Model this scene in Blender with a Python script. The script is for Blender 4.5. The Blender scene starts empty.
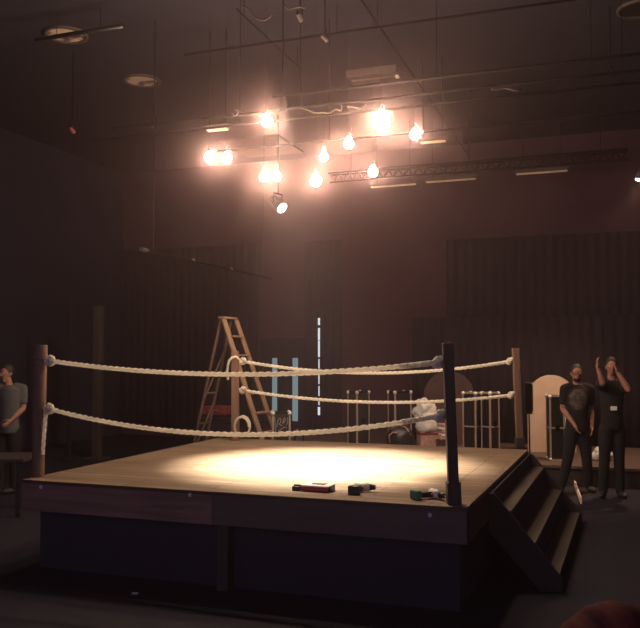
import bpy, bmesh, math, random
from mathutils import Vector, Matrix, noise
S = bpy.context.scene
C = S.collection
PI = math.pi
random.seed(7)

# ------------------------------------------------------------------ camera, world, lights, exposure
F = 802.0; W0, H0 = 640, 628; HZ = 355.0; CAMZ = 1.98
PITCH = math.atan((HZ - H0 / 2) / F)
cd = bpy.data.cameras.new('camera'); cam = bpy.data.objects.new('camera', cd); C.objects.link(cam)
cd.sensor_fit = 'HORIZONTAL'; cd.sensor_width = 36; cd.lens = F * 36 / W0; cd.clip_start = .05; cd.clip_end = 200
cam.location = (0, 0, CAMZ); cam.rotation_euler = (PI / 2 + PITCH, 0, 0)
S.camera = cam

S.view_settings.view_transform = 'Standard'; S.view_settings.look = 'None'
S.view_settings.gamma = 1; S.view_settings.use_curve_mapping = False
S.view_settings.exposure = 0.0
w = bpy.data.worlds.new('world'); S.world = w; w.use_nodes = True
w.node_tree.nodes['Background'].inputs[0].default_value = (.50, .43, .74, 1)
w.node_tree.nodes['Background'].inputs[1].default_value = .43
S.cycles.volume_bounces = 0; S.cycles.max_bounces = 6

RAY = None
def at(px, py, D=None, z=None):
    """a world point seen at a pixel of the photograph, at distance D into the room or at height z"""
    d = Vector(((px - W0 / 2) / F, 1, -(py - H0 / 2) / F))
    d = Matrix.Rotation(PITCH, 3, 'X') @ d
    t = D / d.y if D is not None else (z - CAMZ) / d.z
    return Vector((0, 0, CAMZ)) + d * t

RZ = .83                                   # height of the ring floor
ANG = math.radians(-19.6)
U = Vector((math.cos(ANG), math.sin(ANG), 0)); V = Vector((-math.sin(ANG), math.cos(ANG), 0))
O = at(467, 508, z=RZ); O.z = 0            # front right corner of the ring
def R(u, v, z=0): return O + U * u + V * v + Vector((0, 0, z))
def inv(p):
    q = p - O; return q.dot(U), q.dot(V)
SIDE = 3.99; SU = 4.10

SPOT_POS = at(281, 207, D=15.2)
def add_spot(name, pos, target, energy, size, blend, col, radius):
    l = bpy.data.lights.new(name, 'SPOT'); l.energy = energy; l.spot_size = math.radians(size); l.spot_blend = blend
    l.color = col; l.shadow_soft_size = radius
    o = bpy.data.objects.new(name, l); C.objects.link(o); o.location = pos
    o.rotation_euler = (target - pos).to_track_quat('-Z', 'Y').to_euler(); return o
RC = R(-SIDE / 2 + .02, SIDE / 2 - .1, RZ)
SPOT_TGT = at(590, 490, z=0)
dirn = (SPOT_TGT - SPOT_POS).normalized()
add_spot('stage_spot_beam', SPOT_POS + dirn * .12, SPOT_TGT, 260, 24, .9, (1, .84, .58), .08)
DOWN_POS = Vector((-.42, 8.95, 4.75)); RT = RC + Vector((.12, 0, 0))
add_spot('downlight_beam', DOWN_POS, RT, 11500, 50, 1.0, (1, .87, .68), .07)  # lamp added to make the bright pool on the ring floor
SIDE_POS = at(641, 178, D=12.5)
SIDE_TGT = at(545, 440, D=13.2)
add_spot('side_spot_beam', SIDE_POS + (SIDE_TGT - SIDE_POS).normalized() * .15, SIDE_TGT, 560, 84, .8, (1, .62, .42), .06)

# ------------------------------------------------------------------ materials
def mat(name, col, rough=.6, metal=0, col2=None, scale=8, stretch=(1, 1, 1), bump=0, spec=.5, detail=4, lo=.35, hi=.65, emit=None, es=0):
    m = bpy.data.materials.new(name); m.use_nodes = True
    nt = m.node_tree; b = nt.nodes['Principled BSDF']
    b.inputs['Base Color'].default_value = (*col, 1); b.inputs['Roughness'].default_value = rough
    b.inputs['Metallic'].default_value = metal; b.inputs['Specular IOR Level'].default_value = spec
    tc = nt.nodes.new('ShaderNodeTexCoord'); mp = nt.nodes.new('ShaderNodeMapping'); mp.inputs['Scale'].default_value = stretch
    n = nt.nodes.new('ShaderNodeTexNoise'); n.inputs['Scale'].default_value = scale; n.inputs['Detail'].default_value = detail
    nt.links.new(tc.outputs['Object'], mp.inputs[0]); nt.links.new(mp.outputs[0], n.inputs['Vector'])
    if col2:
        r = nt.nodes.new('ShaderNodeValToRGB'); r.color_ramp.elements[0].position = lo; r.color_ramp.elements[1].position = hi
        r.color_ramp.elements[0].color = (*col, 1); r.color_ramp.elements[1].color = (*col2, 1)
        nt.links.new(n.outputs[0], r.inputs[0]); nt.links.new(r.outputs[0], b.inputs['Base Color'])
    if bump:
        bp = nt.nodes.new('ShaderNodeBump'); bp.inputs['Strength'].default_value = bump; bp.inputs['Distance'].default_value = .01
        nt.links.new(n.outputs[0], bp.inputs['Height']); nt.links.new(bp.outputs[0], b.inputs['Normal'])
    if emit:
        b.inputs['Emission Color'].default_value = (*emit, 1); b.inputs['Emission Strength'].default_value = es
    return m
M = {}
M['floor'] = mat('black_stage_floor', (.020, .019, .034), .75, spec=.2, col2=(.028, .021, .034), scale=3, bump=.1)
M['wall'] = mat('brown_wall_paint', (.060, .020, .032), .9, col2=(.072, .024, .039), scale=2)
M['sidewall'] = mat('dark_wall_paint', (.022, .019, .040), .9, col2=(.028, .022, .044), scale=2)
M['ceiling'] = mat('dark_ceiling_paint', (.009, .007, .016), .9, col2=(.013, .009, .019), scale=1.5)
M['drape'] = mat('black_drape', (.015, .009, .014), .95, col2=(.019, .011, .018), scale=6)
M['skirt'] = mat('black_skirt', (.030, .030, .050), .95)
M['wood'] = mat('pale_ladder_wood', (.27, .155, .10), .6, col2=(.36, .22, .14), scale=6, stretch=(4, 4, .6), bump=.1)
M['ladder_rear'] = mat('weathered_ladder_wood', (.13, .075, .055), .7, col2=(.18, .105, .075), scale=6, stretch=(4, 4, .6))  # darker tone of the ladder wood, for the rear legs
M['post'] = mat('ring_post_wood', (.15, .08, .055), .6, col2=(.22, .12, .08), scale=7, stretch=(3, 3, .4), bump=.15)
M['postdark'] = mat('dark_stained_wood', (.04, .027, .027), .6, col2=(.06, .04, .036), scale=7, stretch=(3, 3, .4), bump=.15)
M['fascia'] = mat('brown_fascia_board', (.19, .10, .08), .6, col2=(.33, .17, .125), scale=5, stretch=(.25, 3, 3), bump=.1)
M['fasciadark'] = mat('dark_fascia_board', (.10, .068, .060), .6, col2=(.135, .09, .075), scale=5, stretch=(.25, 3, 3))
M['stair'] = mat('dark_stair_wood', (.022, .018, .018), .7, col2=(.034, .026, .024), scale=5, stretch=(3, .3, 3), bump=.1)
M['tread'] = mat('worn_tread_wood', (.075, .056, .047), .7, col2=(.11, .08, .064), scale=5, stretch=(3, .3, 3), bump=.1)  # lighter brown than the stringers
M['rope'] = mat('cotton_rope', (.93, .87, .78), .9, col2=(.97, .93, .85), scale=40, bump=.2)
_nt = M['rope'].node_tree; _tr = _nt.nodes.new('ShaderNodeBsdfTranslucent'); _mx = _nt.nodes.new('ShaderNodeMixShader')
_tr.inputs[0].default_value = (.98, .94, .86, 1); _mx.inputs[0].default_value = .6
_nt.links.new(_nt.nodes['Principled BSDF'].outputs[0], _mx.inputs[1]); _nt.links.new(_tr.outputs[0], _mx.inputs[2])
_nt.links.new(_mx.outputs[0], _nt.nodes['Material Output'].inputs['Surface'])
M['black'] = mat('black_plastic', (.014, .013, .014), .4)
M['case'] = mat('black_case_laminate', (.012, .010, .011), .45, bump=.1, scale=90)
M['alu'] = mat('aluminium_edging', (.46, .34, .29), .4, metal=.2)
M['chrome'] = mat('bright_corner_metal', (.85, .76, .70), .3, metal=.3)
M['steel'] = mat('dark_grey_pipe', (.005, .004, .004), .95, spec=.05)
M['pipe_light'] = mat('light_pipe', (.008, .006, .006), .95, spec=.06)
M['batten'] = mat('pale_housing', (.07, .048, .04), .8, bump=.05)
M['beige'] = mat('beige_panel', (.62, .43, .31), .6, col2=(.72, .52, .38), scale=3)
M['brownpanel'] = mat('brown_panel', (.060, .028, .026), .6, col2=(.10, .05, .04), scale=3)
M['riser'] = mat('riser_top', (.09, .055, .042), .7, col2=(.13, .08, .06), scale=3, stretch=(.3, 3, 1))
M['riserdark'] = mat('riser_front', (.03, .018, .016), .7)
M['white'] = mat('white_plastic', (.78, .72, .68), .5, bump=.2, scale=20)
M['paper'] = mat('white_paper', (.90, .82, .74), .7)
M['disc'] = mat('ceiling_disc', (.09, .06, .05), .7, col2=(.62, .44, .34), scale=3.2, lo=.42, hi=.5)
M['panel'] = mat('ceiling_panel', (.09, .06, .045), .8, col2=(.11, .075, .055), scale=2)
M['red'] = mat('red_plastic', (.42, .035, .035), .45)
M['redcloth'] = mat('red_case', (.30, .04, .04), .6, col2=(.2, .03, .03), scale=10)
M['green'] = mat('green_plastic', (.03, .20, .12), .4)
M['peach'] = mat('pale_peach_wood', (.90, .66, .48), .7)
M['grey'] = mat('grey_plastic', (.35, .34, .33), .4)
M['pink'] = mat('dusty_pink_cloth', (.45, .22, .19), .9, col2=(.6, .35, .3), scale=20)
M['skin'] = mat('skin', (.36, .16, .115), .6, col2=(.42, .19, .135), scale=10)
M['tee_black'] = mat('black_tshirt', (.009, .007, .008), .95, bump=.3, scale=25)
M['tee_grey'] = mat('grey_tshirt', (.095, .09, .095), .95, col2=(.115, .108, .11), scale=12, bump=.3)
M['jeans'] = mat('dark_trousers', (.008, .007, .009), .9, bump=.2, scale=30)
M['shoe'] = mat('dark_shoe', (.03, .022, .02), .6)
M['hair'] = mat('dark_hair', (.02, .013, .01), .6, bump=.8, scale=30, stretch=(3, 3, .5))
M['hair_red'] = mat('reddish_brown_hair', (.09, .018, .018), .95, spec=.1, col2=(.24, .06, .04), scale=14, stretch=(3, .5, 3), bump=.9)
M['print'] = mat('grey_shirt_print', (.11, .08, .07), .9, col2=(.05, .03, .03), scale=22, lo=.48, hi=.54)
M['eye'] = mat('eye_white', (.5, .45, .42), .3)
M['glassframe'] = mat('red_spectacle_frame', (.25, .03, .03), .4)
M['lip'] = mat('lips', (.30, .09, .07), .5)
def emission(name, col, s):
    m = bpy.data.materials.new(name); m.use_nodes = True; nt = m.node_tree; nt.nodes.clear()
    e = nt.nodes.new('ShaderNodeEmission'); e.inputs[0].default_value = (*col, 1); e.inputs[1].default_value = s
    o = nt.nodes.new('ShaderNodeOutputMaterial'); nt.links.new(e.outputs[0], o.inputs[0]); return m
M['bulb'] = emission('glowing_bulb', (1, .72, .50), 520)
M['lens'] = emission('lit_lens', (1, .85, .55), 30)
M['lens_side'] = emission('lit_side_lens', (1, .9, .7), 12)
M['pane_blue'] = emission('lit_blue_pane', (.40, .54, .58), .42)
M['slit'] = emission('white_light_strip', (.85, .9, 1), .9)

def ring_floor_mat():
    m = bpy.data.materials.new('ring_floor_boards'); m.use_nodes = True; nt = m.node_tree; b = nt.nodes['Principled BSDF']
    L = nt.links.new; N = nt.nodes.new
    tc = N('ShaderNodeTexCoord')
    br = N('ShaderNodeTexBrick'); br.inputs['Scale'].default_value = 1
    br.inputs['Brick Width'].default_value = 2.2; br.inputs['Row Height'].default_value = .145; br.inputs['Mortar Size'].default_value = .006
    br.inputs['Color1'].default_value = (.36, .262, .19, 1); br.inputs['Color2'].default_value = (.25, .175, .125, 1); br.inputs['Mortar'].default_value = (.10, .055, .03, 1)
    br.offset = .37
    L(tc.outputs['Object'], br.inputs['Vector'])
    mp = N('ShaderNodeMapping'); mp.inputs['Scale'].default_value = (.5, 9, 9); L(tc.outputs['Object'], mp.inputs[0])
    n = N('ShaderNodeTexNoise'); n.inputs['Scale'].default_value = 4; n.inputs['Detail'].default_value = 6; L(mp.outputs[0], n.inputs['Vector'])
    r = N('ShaderNodeValToRGB'); r.color_ramp.elements[0].position = .32; r.color_ramp.elements[1].position = .68
    r.color_ramp.elements[0].color = (.50, .45, .42, 1); r.color_ramp.elements[1].color = (1.15, 1.13, 1.1, 1); L(n.outputs[0], r.inputs[0])
    mx = N('ShaderNodeMix'); mx.data_type = 'RGBA'; mx.blend_type = 'MULTIPLY'; mx.inputs[0].default_value = .9
    L(br.outputs['Color'], mx.inputs[6]); L(r.outputs[0], mx.inputs[7]); L(mx.outputs[2], b.inputs['Base Color'])
    b.inputs['Roughness'].default_value = .42; b.inputs['Specular IOR Level'].default_value = .45
    bp = N('ShaderNodeBump'); bp.inputs['Strength'].default_value = .15; bp.inputs['Distance'].default_value = .01
    L(n.outputs[0], bp.inputs['Height']); L(bp.outputs[0], b.inputs['Normal'])
    return m
M['ringfloor'] = ring_floor_mat()
def haze_mat():
    m = bpy.data.materials.new('thin_haze'); m.use_nodes = True; nt = m.node_tree; nt.nodes.clear()
    a = nt.nodes.new('ShaderNodeVolumeScatter'); a.inputs['Color'].default_value = (1, .72, .48, 1)
    a.inputs['Density'].default_value = .0060; a.inputs['Anisotropy'].default_value = .98  # tight forward scatter stands in for lens bloom around the bulbs
    c = nt.nodes.new('ShaderNodeVolumeScatter'); c.inputs['Color'].default_value = (.84, .46, 1, 1)
    c.inputs['Density'].default_value = .0029; c.inputs['Anisotropy'].default_value = .6  # purple scatter stands in for the veil that lifts the blacks
    v = nt.nodes.new('ShaderNodeAddShader'); nt.links.new(a.outputs[0], v.inputs[0]); nt.links.new(c.outputs[0], v.inputs[1])
    o = nt.nodes.new('ShaderNodeOutputMaterial'); nt.links.new(v.outputs[0], o.inputs['Volume']); return m

# ------------------------------------------------------------------ mesh helpers
class MB:
    def __init__(s): s.bm = bmesh.new()
    def _xf(s, vs, mx):
        if mx is not None: bmesh.ops.transform(s.bm, matrix=mx, verts=vs)
    def box(s, c, d, rot=None, taper=1):
        g = bmesh.ops.create_cube(s.bm, size=1)['verts']
        for v in g:
            k = taper if v.co.z > 0 else 1
            v.co = Vector((v.co.x * d[0] * k, v.co.y * d[1] * k, v.co.z * d[2]))
        mx = Matrix.Translation(Vector(c)) @ (rot.to_4x4() if rot is not None else Matrix())
        s._xf(g, mx); return s
    def bar(s, a, b, w, h):
        a, b = Vector(a), Vector(b); d = b - a
        q = d.to_track_quat('Z', 'X').to_matrix()
        return s.box((a + b) / 2, (w, h, d.length), q)
    def cyl(s, a, b, r0, r1=None, n=16, caps=True):
        a, b = Vector(a), Vector(b); d = b - a
        r1 = r0 if r1 is None else r1
        g = bmesh.ops.create_cone(s.bm, cap_ends=caps, segments=n, radius1=r0, radius2=r1, depth=d.length)['verts']
        s._xf(g, Matrix.Translation((a + b) / 2) @ d.to_track_quat('Z', 'Y').to_matrix().to_4x4()); return s
    def ball(s, c, r, sub=2, sc=(1, 1, 1), rot=None):
        g = bmesh.ops.create_icosphere(s.bm, subdivisions=sub, radius=r)['verts']
        mx = Matrix.Translation(Vector(c)) @ (rot.to_4x4() if rot is not None else Matrix()) @ Matrix.Diagonal((*sc, 1))
        s._xf(g, mx); return s
    def limb(s, pts, rs, n=14, sc=(1, 1)):
        for i in range(len(pts) - 1):
            s.cyl(pts[i], pts[i + 1], rs[i], rs[i + 1], n)
        for p, r in zip(pts, rs): s.ball(p, r, 2)
        return s
    def loft(s, secs, n=24, cap=True):
        """elliptical sections (x, y, z, rx, ry)"""
        rows = []
        for (x, y, z, rx, ry) in secs:
            rows.append([s.bm.verts.new((x + rx * math.cos(2 * PI * k / n), y + ry * math.sin(2 * PI * k / n), z)) for k in range(n)])
        for a, b in zip(rows, rows[1:]):
            for k in range(n): s.bm.faces.new((a[k], a[(k + 1) % n], b[(k + 1) % n], b[k]))
        if cap: s.bm.faces.new(rows[0][::-1]); s.bm.faces.new(rows[-1])
        return s
    def tube(s, pts, r, n=8, twist=0, lobes=0, amp=0, closed=False):
        pts = [Vector(p) for p in pts]; rows = []; N = len(pts)
        up = Vector((0, 0, 1)); prev = None; L = 0
        for i, p in enumerate(pts):
            t = ((pts[(i + 1) % N] if closed else pts[min(i + 1, N - 1)]) - (pts[i - 1] if (i or closed) else pts[0])).normalized()
            if prev is None:
                x = t.cross(up)
                if x.length < .05: x = t.cross(Vector((1, 0, 0)))
            else: x = prev - t * prev.dot(t)
            x.normalize(); y = t.cross(x); prev = x
            if i: L += (p - pts[i - 1]).length
            row = []
            for k in range(n):
                a = 2 * PI * k / n; rr = r * (1 + amp * math.cos(lobes * a - twist * L)) if lobes else r
                row.append(s.bm.verts.new(p + x * rr * math.cos(a) + y * rr * math.sin(a)))
            rows.append(row)
        for i in range(N if closed else N - 1):
            a, b = rows[i], rows[(i + 1) % N]
            for k in range(n): s.bm.faces.new((a[k], a[(k + 1) % n], b[(k + 1) % n], b[k]))
        if not closed: s.bm.faces.new(rows[0][::-1]); s.bm.faces.new(rows[-1])
        return s
    def prism(s, outline, y0, y1):
        """outline in x,z extruded along y"""
        a = [s.bm.verts.new((x, y0, z)) for x, z in outline]; b = [s.bm.verts.new((x, y1, z)) for x, z in outline]
        n = len(a); s.bm.faces.new(a); s.bm.faces.new(b[::-1])
        for k in range(n): s.bm.faces.new((a[k], b[k], b[(k + 1) % n], a[(k + 1) % n]))
        return s
    def build(s, name, m, parent=None, loc=(0, 0, 0), rz=0, smooth=False, bevel=0):
        bmesh.ops.recalc_face_normals(s.bm, faces=s.bm.faces)
        me = bpy.data.meshes.new(name); s.bm.to_mesh(me); s.bm.free()
        me.materials.append(M[m] if isinstance(m, str) else m)
        if smooth:
            for p in me.polygons: p.use_smooth = True
        o = bpy.data.objects.new(name, me); C.objects.link(o)
        if parent: o.parent = parent
        o.location = loc; o.rotation_euler = (0, 0, rz)
        if bevel:
            b = o.modifiers.new('bevel', 'BEVEL'); b.width = bevel; b.segments = 2; b.limit_method = 'ANGLE'
        return o
def remesh(o, voxel, smooth=4):
    r = o.modifiers.new('r', 'REMESH'); r.mode = 'VOXEL'; r.voxel_size = voxel; r.use_smooth_shade = True
    if smooth:
        k = o.modifiers.new('s', 'SMOOTH'); k.factor = .5; k.iterations = smooth
    dg = bpy.context.evaluated_depsgraph_get()
    me = bpy.data.meshes.new_from_object(o.evaluated_get(dg)); old = o.data
    o.modifiers.clear(); o.data = me; bpy.data.meshes.remove(old)
    for p in me.polygons: p.use_smooth = True
    return o
def tag(o, label, cat, group=None, kind=None):
    o['label'] = label; o['category'] = cat
    if group: o['group'] = group
    if kind: o['kind'] = kind
    return o
def thing(name, label, cat, loc=(0, 0, 0), rz=0, group=None):
    o = bpy.data.objects.new(name, None); C.objects.link(o); o.empty_display_size = .1
    o.location = loc; o.rotation_euler = (0, 0, rz); return tag(o, label, cat, group)
def struct(o): o['kind'] = 'structure'; return o
def copy_tree(o, parent=None):
    c = o.copy(); C.objects.link(c)
    if parent: c.parent = parent
    for ch in list(o.children): copy_tree(ch, c)
    return c

# ------------------------------------------------------------------ room (aligned with the ring)
ZC = 6.6; UL, UR, VF, VB = -10.5, 7.5, -9.0, 11.3
def room_box(name, u0, u1, v0, v1, z0, z1, m):
    return struct(MB().box(((u0 + u1) / 2, (v0 + v1) / 2, (z0 + z1) / 2), (u1 - u0, v1 - v0, z1 - z0)).build(name, m, loc=O, rz=ANG))
room_box('floor', UL - .2, UR + .2, VF, VB + .2, -.2, 0, 'floor')
room_box('ceiling', UL - .2, UR + .2, VF, VB + .2, ZC, ZC + .2, 'ceiling')
room_box('wall_left', UL - .2, UL, VF, VB + .2, 0, ZC, 'sidewall')
room_box('wall_right', UR, UR + .2, VF, VB + .2, 0, ZC, 'sidewall')
room_box('wall_back', UL, UR, VB, VB + .2, 0, ZC, 'wall')
hz = MB().box(((UL + UR) / 2, (VF + VB) / 2, ZC / 2), (UR - UL - .02, VB - VF - .02, ZC - .02)).build('haze', haze_mat(), loc=O, rz=ANG)
tag(hz, 'thin warm haze hanging in the air of the whole hall', 'haze', kind='stuff')

# low riser along the back wall
RH = .3; RV = 6.7
rs = thing('stage_riser', 'low wooden riser along the back of the hall, behind the ring', 'riser', R(0, 0, 0), ANG)
MB().box(((-5.2 + UR) / 2, (RV + VB) / 2, RH - .02), (UR + 5.2 - .01, VB - RV - .01, .04)).build('deck', 'riser', rs)
MB().box(((-5.2 + UR) / 2, (RV + VB) / 2 + .02, RH / 2 - .02), (UR + 5.2 - .05, VB - RV - .06, RH - .04)).build('frame', 'riserdark', rs)

# back wall door with two narrow lit panes
def uv_on(px, py, v):
    """(u, z) of the pixel on the upright plane at ring coordinate v"""
    lo, hi = 3.0, 40.0
    for _ in range(60):
        mid = (lo + hi) / 2
        if inv(at(px, py, D=mid))[1] < v: lo = mid
        else: hi = mid
    p = at(px, py, D=lo); return inv(p)[0], p.z
door = struct(bpy.data.objects.new('door_1', None)); C.objects.link(door)
ua, za = uv_on(264, 352, VB - .03); ub, _ = uv_on(304, 352, VB - .03)
door.location = R((ua + ub) / 2, VB - .03, RH); door.rotation_euler = (0, 0, ANG)
dw = ub - ua; dh = 2.0
MB().box((-dw / 4, 0, dh / 2), (dw / 2 - .008, .05, dh)).build('door_leaf', 'drape', door)
MB().box((dw / 4, 0, dh / 2), (dw / 2 - .008, .05, dh)).build('door_leaf', 'drape', door)
MB().box((-dw / 2 - .04, 0, dh / 2 + .03), (.07, .09, dh + .06)).box((dw / 2 + .04, 0, dh / 2 + .03), (.07, .09, dh + .06)).box((0, 0, dh + .035), (dw, .09, .06)).build('door_frame', 'drape', door)
for (xa, xb, yb) in ((272, 277, 421), (292.3, 297.8, 421)):
    u0, z0 = uv_on(xa, yb, VB - .07); u1, z1 = uv_on(xb, 358, VB - .07)
    c = (ua + ub) / 2
    MB().box(((u0 + u1) / 2 - c, -.03, (z0 + z1) / 2 - RH), (u1 - u0, .012, z1 - z0)).build('glass_pane', 'pane_blue', door)

# white light through a gap in the drapes, put in as glowing strips
u0, z0 = uv_on(319, 416, VB - .36); _, z1 = uv_on(319, 318, VB - .36)
sl = thing('light_strip', 'thin vertical broken line of white light against the dark back drape', 'light', R(u0, VB - .36, z0), ANG)
MB().box((0, .012, (z1 - z0) / 2), (.05, .012, z1 - z0)).build('backing_strip', 'black', sl)
for (ya, yb, wd) in ((318, 325, .045), (328, 340, .045), (340.5, 357, .04), (359, 369, .022), (371, 384, .022), (386, 396, .022), (399, 405, .022), (407, 415, .05)):
    _, a = uv_on(319, yb, VB - .36); _, b = uv_on(319, ya, VB - .36)
    MB().box((0, -.002, (a + b) / 2 - z0), (wd, .012, b - a)).build('lit_segment', 'slit', sl)

# drapes
def drape(name, label, u0, u1, v, z0, z1, pleat=.2, amp=.022, m='drape'):
    b = MB(); n = max(8, int((u1 - u0) / pleat * 6)); fr, bk = [], []
    for i in range(n + 1):
        x = (u1 - u0) * i / n; y = amp * math.sin(2 * PI * x / pleat) + .3 * amp * math.sin(7.3 * x)
        fr.append((x, y))
    rows = [[b.bm.verts.new((x, y + dy, z)) for x, y in fr] for (dy, z) in ((-.006, z0), (-.006, z1), (.006, z1), (.006, z0))]
    for k in range(4):
        a, c = rows[k], rows[(k + 1) % 4]
        for i in range(n): b.bm.faces.new((a[i], a[i + 1], c[i + 1], c[i]))
    o = b.build(name, m, loc=R(u0, v, 0), rz=ANG, smooth=True)
    return tag(o, label, 'curtain')
uR, zR = uv_on(412, 318, 9.6)
drape('stage_drape', 'low black pleated drape behind the flight cases, right of the brown wall', uR, UR - .1, 9.6, RH, zR)
uU, zU = uv_on(446, 240, 10.6)
drape('stage_drape', 'tall black drape filling the upper right background above the low drape', uU, UR - .1, 10.6, RH, zU)
uL, _ = uv_on(341, 300, VB - .2)
_, zL = uv_on(300, 300, VB - .2)
drape('stage_drape', 'black drape on the back wall behind the vertical light strip, left of the brown wall', (uv_on(305, 330, VB - .2)[0]), uL, VB - .2, RH, 4.6)
drape('stage_drape', 'wide black drape covering the left part of the back wall', UL + .1, uv_on(258, 330, VB - .2)[0], VB - .2, 0 if False else RH + .0, 4.6)

# upright pillars by the left background
for k, (px, top, wd, lb) in enumerate(((69, 295, .07, 'thin dark upright pole, leftmost in the background behind the left ring post'),
                                        (97, 306, .15, 'wider brown upright post in the left background, right of the thin pole'))):
    p = at(px, 440, D=15.0 + k * .3); t = at(px, top, D=15.0 + k * .3)
    b = MB().box((0, 0, t.z / 2), (wd, wd, t.z)).box((0, 0, .03), (wd * 2.4, wd * 2.4, .06))
    tag(b.build('upright_post', 'black' if k == 0 else 'postdark', loc=(p.x, p.y, 0), rz=ANG, bevel=.01), lb, 'post')

# ------------------------------------------------------------------ the ring
ring = thing('ring_platform', 'square wooden boxing ring platform with pale board floor and dark brown sides', 'platform', R(0, 0, 0), ANG)
s = SIDE; BW = .30
MB().box((-(SU + BW) / 2 , s / 2, RZ - .015), (SU - BW - .004, s - .002, .03)).build('board_floor', 'ringfloor', ring)
MB().box((-BW / 2, s / 2, RZ - .015), (BW - .004, s - .002, .03)).build('edge_board', 'ringfloor', ring)
FH = .245; uJ = uv_on(212, 510, 0)[0]
def fas(x0, x1, y0, y1, m): MB().box(((x0 + x1) / 2, (y0 + y1) / 2, RZ - .031 - FH / 2), (x1 - x0, y1 - y0, FH)).build('fascia_board', m, ring, bevel=.004)
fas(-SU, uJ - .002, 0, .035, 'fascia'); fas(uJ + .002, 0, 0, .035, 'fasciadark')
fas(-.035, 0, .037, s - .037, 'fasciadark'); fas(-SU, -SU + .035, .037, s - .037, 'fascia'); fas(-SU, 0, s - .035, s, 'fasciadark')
MB().box((.0035, .0035, RZ - .031 - FH / 2), (.007, .007, FH)).build('corner_strip', 'steel', ring)
for px, py in ((190, 495), (430, 515), (41, 487)):
    u_, z_ = uv_on(px, py, 0)
    MB().cyl((u_, .002, z_), (u_, -.008, z_), .019, .015, 12).build('bolt_head', 'white', ring)
for x in (-SU + .2, uJ + .07, -.2):
    for y in (.105 if x == uJ + .07 else .24, s / 2, s - .12):
        MB().box((x, y, (RZ - .276) / 2), (.1, .1, RZ - .276)).build('leg', 'postdark', ring)
for y0 in (.17, s - .1):
    MB().box((-SU / 2, y0, (RZ - .03) / 2 - .01), (SU - .18, .02, RZ - .06)).build('skirt_panel', 'skirt', ring)
for x0 in (-.1, -SU + .1):
    MB().box((x0, s / 2 + .04, (RZ - .03) / 2 - .01), (.02, s - .32, RZ - .06)).build('skirt_panel', 'skirt', ring)

# stairs on the right side
st = thing('ring_stairs', 'wide dark wooden steps on the right side of the ring', 'stairs', R(.003, 0, 0), ANG)
sv0, sv1 = .95, SIDE - .05
TR = [(.02, .19, .645), (.19, .385, .385), (.385, .575, .13)]
for (u0, u1, z) in TR:
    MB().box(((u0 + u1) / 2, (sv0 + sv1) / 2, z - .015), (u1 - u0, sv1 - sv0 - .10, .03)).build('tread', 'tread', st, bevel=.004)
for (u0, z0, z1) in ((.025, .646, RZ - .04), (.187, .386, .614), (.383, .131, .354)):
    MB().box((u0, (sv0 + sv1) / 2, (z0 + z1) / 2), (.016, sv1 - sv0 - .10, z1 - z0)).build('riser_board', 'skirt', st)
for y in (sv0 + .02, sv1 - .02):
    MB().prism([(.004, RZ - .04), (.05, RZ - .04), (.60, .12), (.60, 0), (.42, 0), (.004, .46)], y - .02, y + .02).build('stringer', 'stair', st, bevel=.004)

# the ring is slightly out of square: its right side spreads a little towards the back
for root in (ring, st):
    for o in root.children:
        for v_ in o.data.vertices: v_.co.x += .0235 * v_.co.y * (1 + v_.co.x / SU)
# corner posts
def lean(base, top, t): return base.lerp(top, t)
def corner_post(px0, py0, px1, py1, w_, rnd, m, label, collar):
    b = at(px0, py0, z=RZ); D = b.y; t = at(px1, py1, D=D)
    h = t - b
    root = thing('corner_post', label, 'post', b, ANG)
    inv_ = Matrix.Rotation(-ANG, 3, 'Z'); hl = inv_ @ h
    mb = MB()
    if rnd:
        mb.cyl((0, 0, 0), hl * .88, w_ / 2 * .97, w_ / 2, 20); mb.build('shaft', m, root, smooth=False, bevel=.004)
        MB().cyl(hl * .885, hl, w_ / 2 * 1.06, w_ / 2 * 1.0, 20).build('cap', m, root, bevel=.008)
    else:
        mb.bar((0, 0, 0), hl, w_, w_).build('shaft', m, root, bevel=.006)
    if collar:
        MB().bar((0, 0, 0), hl * (collar / h.length), w_ * 1.32, w_ * 1.32).build('collar', 'postdark', root, bevel=.005)
    return b, t
PFL = corner_post(38, 476.5, 41, 345, .118, True, 'post', 'round brown wooden corner post at the front left of the ring', 0)
PFR = corner_post(454, 504, 447.5, 343, .080, False, 'postdark', 'dark square corner post at the front right of the ring, nearest the camera', .17)
PBR = corner_post(520, 447.5, 515.5, 348, .082, False, 'post', 'brown square corner post at the back right of the ring by the stairs', .13)
PBL = corner_post(235.5, 440.5, 235, 351, .10, False, 'post', 'reddish brown corner post at the back left, in front of the ladder', 0)

# ropes
def postpt(P, py):
    lo, hi = 0, 1
    for _ in range(40):
        m_ = (lo + hi) / 2; p = P[0].lerp(P[1], m_)
        # projected y
        q = p - Vector((0, 0, CAMZ)); q = Matrix.Rotation(-PITCH, 3, 'X') @ q
        y = H0 / 2 - F * q.z / q.y
        if y > py: lo = m_
        else: hi = m_
    return P[0].lerp(P[1], (lo + hi) / 2)
def densify(pts, step=.008):
    pts = [Vector(p) for p in pts]
    out = [pts[0]]; n = len(pts)
    for i in range(n - 1):
        p0, p1, p2, p3 = pts[max(i - 1, 0)], pts[i], pts[i + 1], pts[min(i + 2, n - 1)]
        k = max(2, int((p2 - p1).length / step))
        for j in range(1, k + 1):
            t = j / k
            out.append(.5 * ((2 * p1) + (p2 - p0) * t + (2 * p0 - 5 * p1 + 4 * p2 - p3) * t * t + (3 * p1 - p0 - 3 * p2 + p3) * t ** 3))
    return out
RR = .0185
def rtube(b, pts, r=RR, step=.009): return b.tube(densify(pts, step), r, 10, twist=95, lobes=3, amp=.26)
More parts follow.
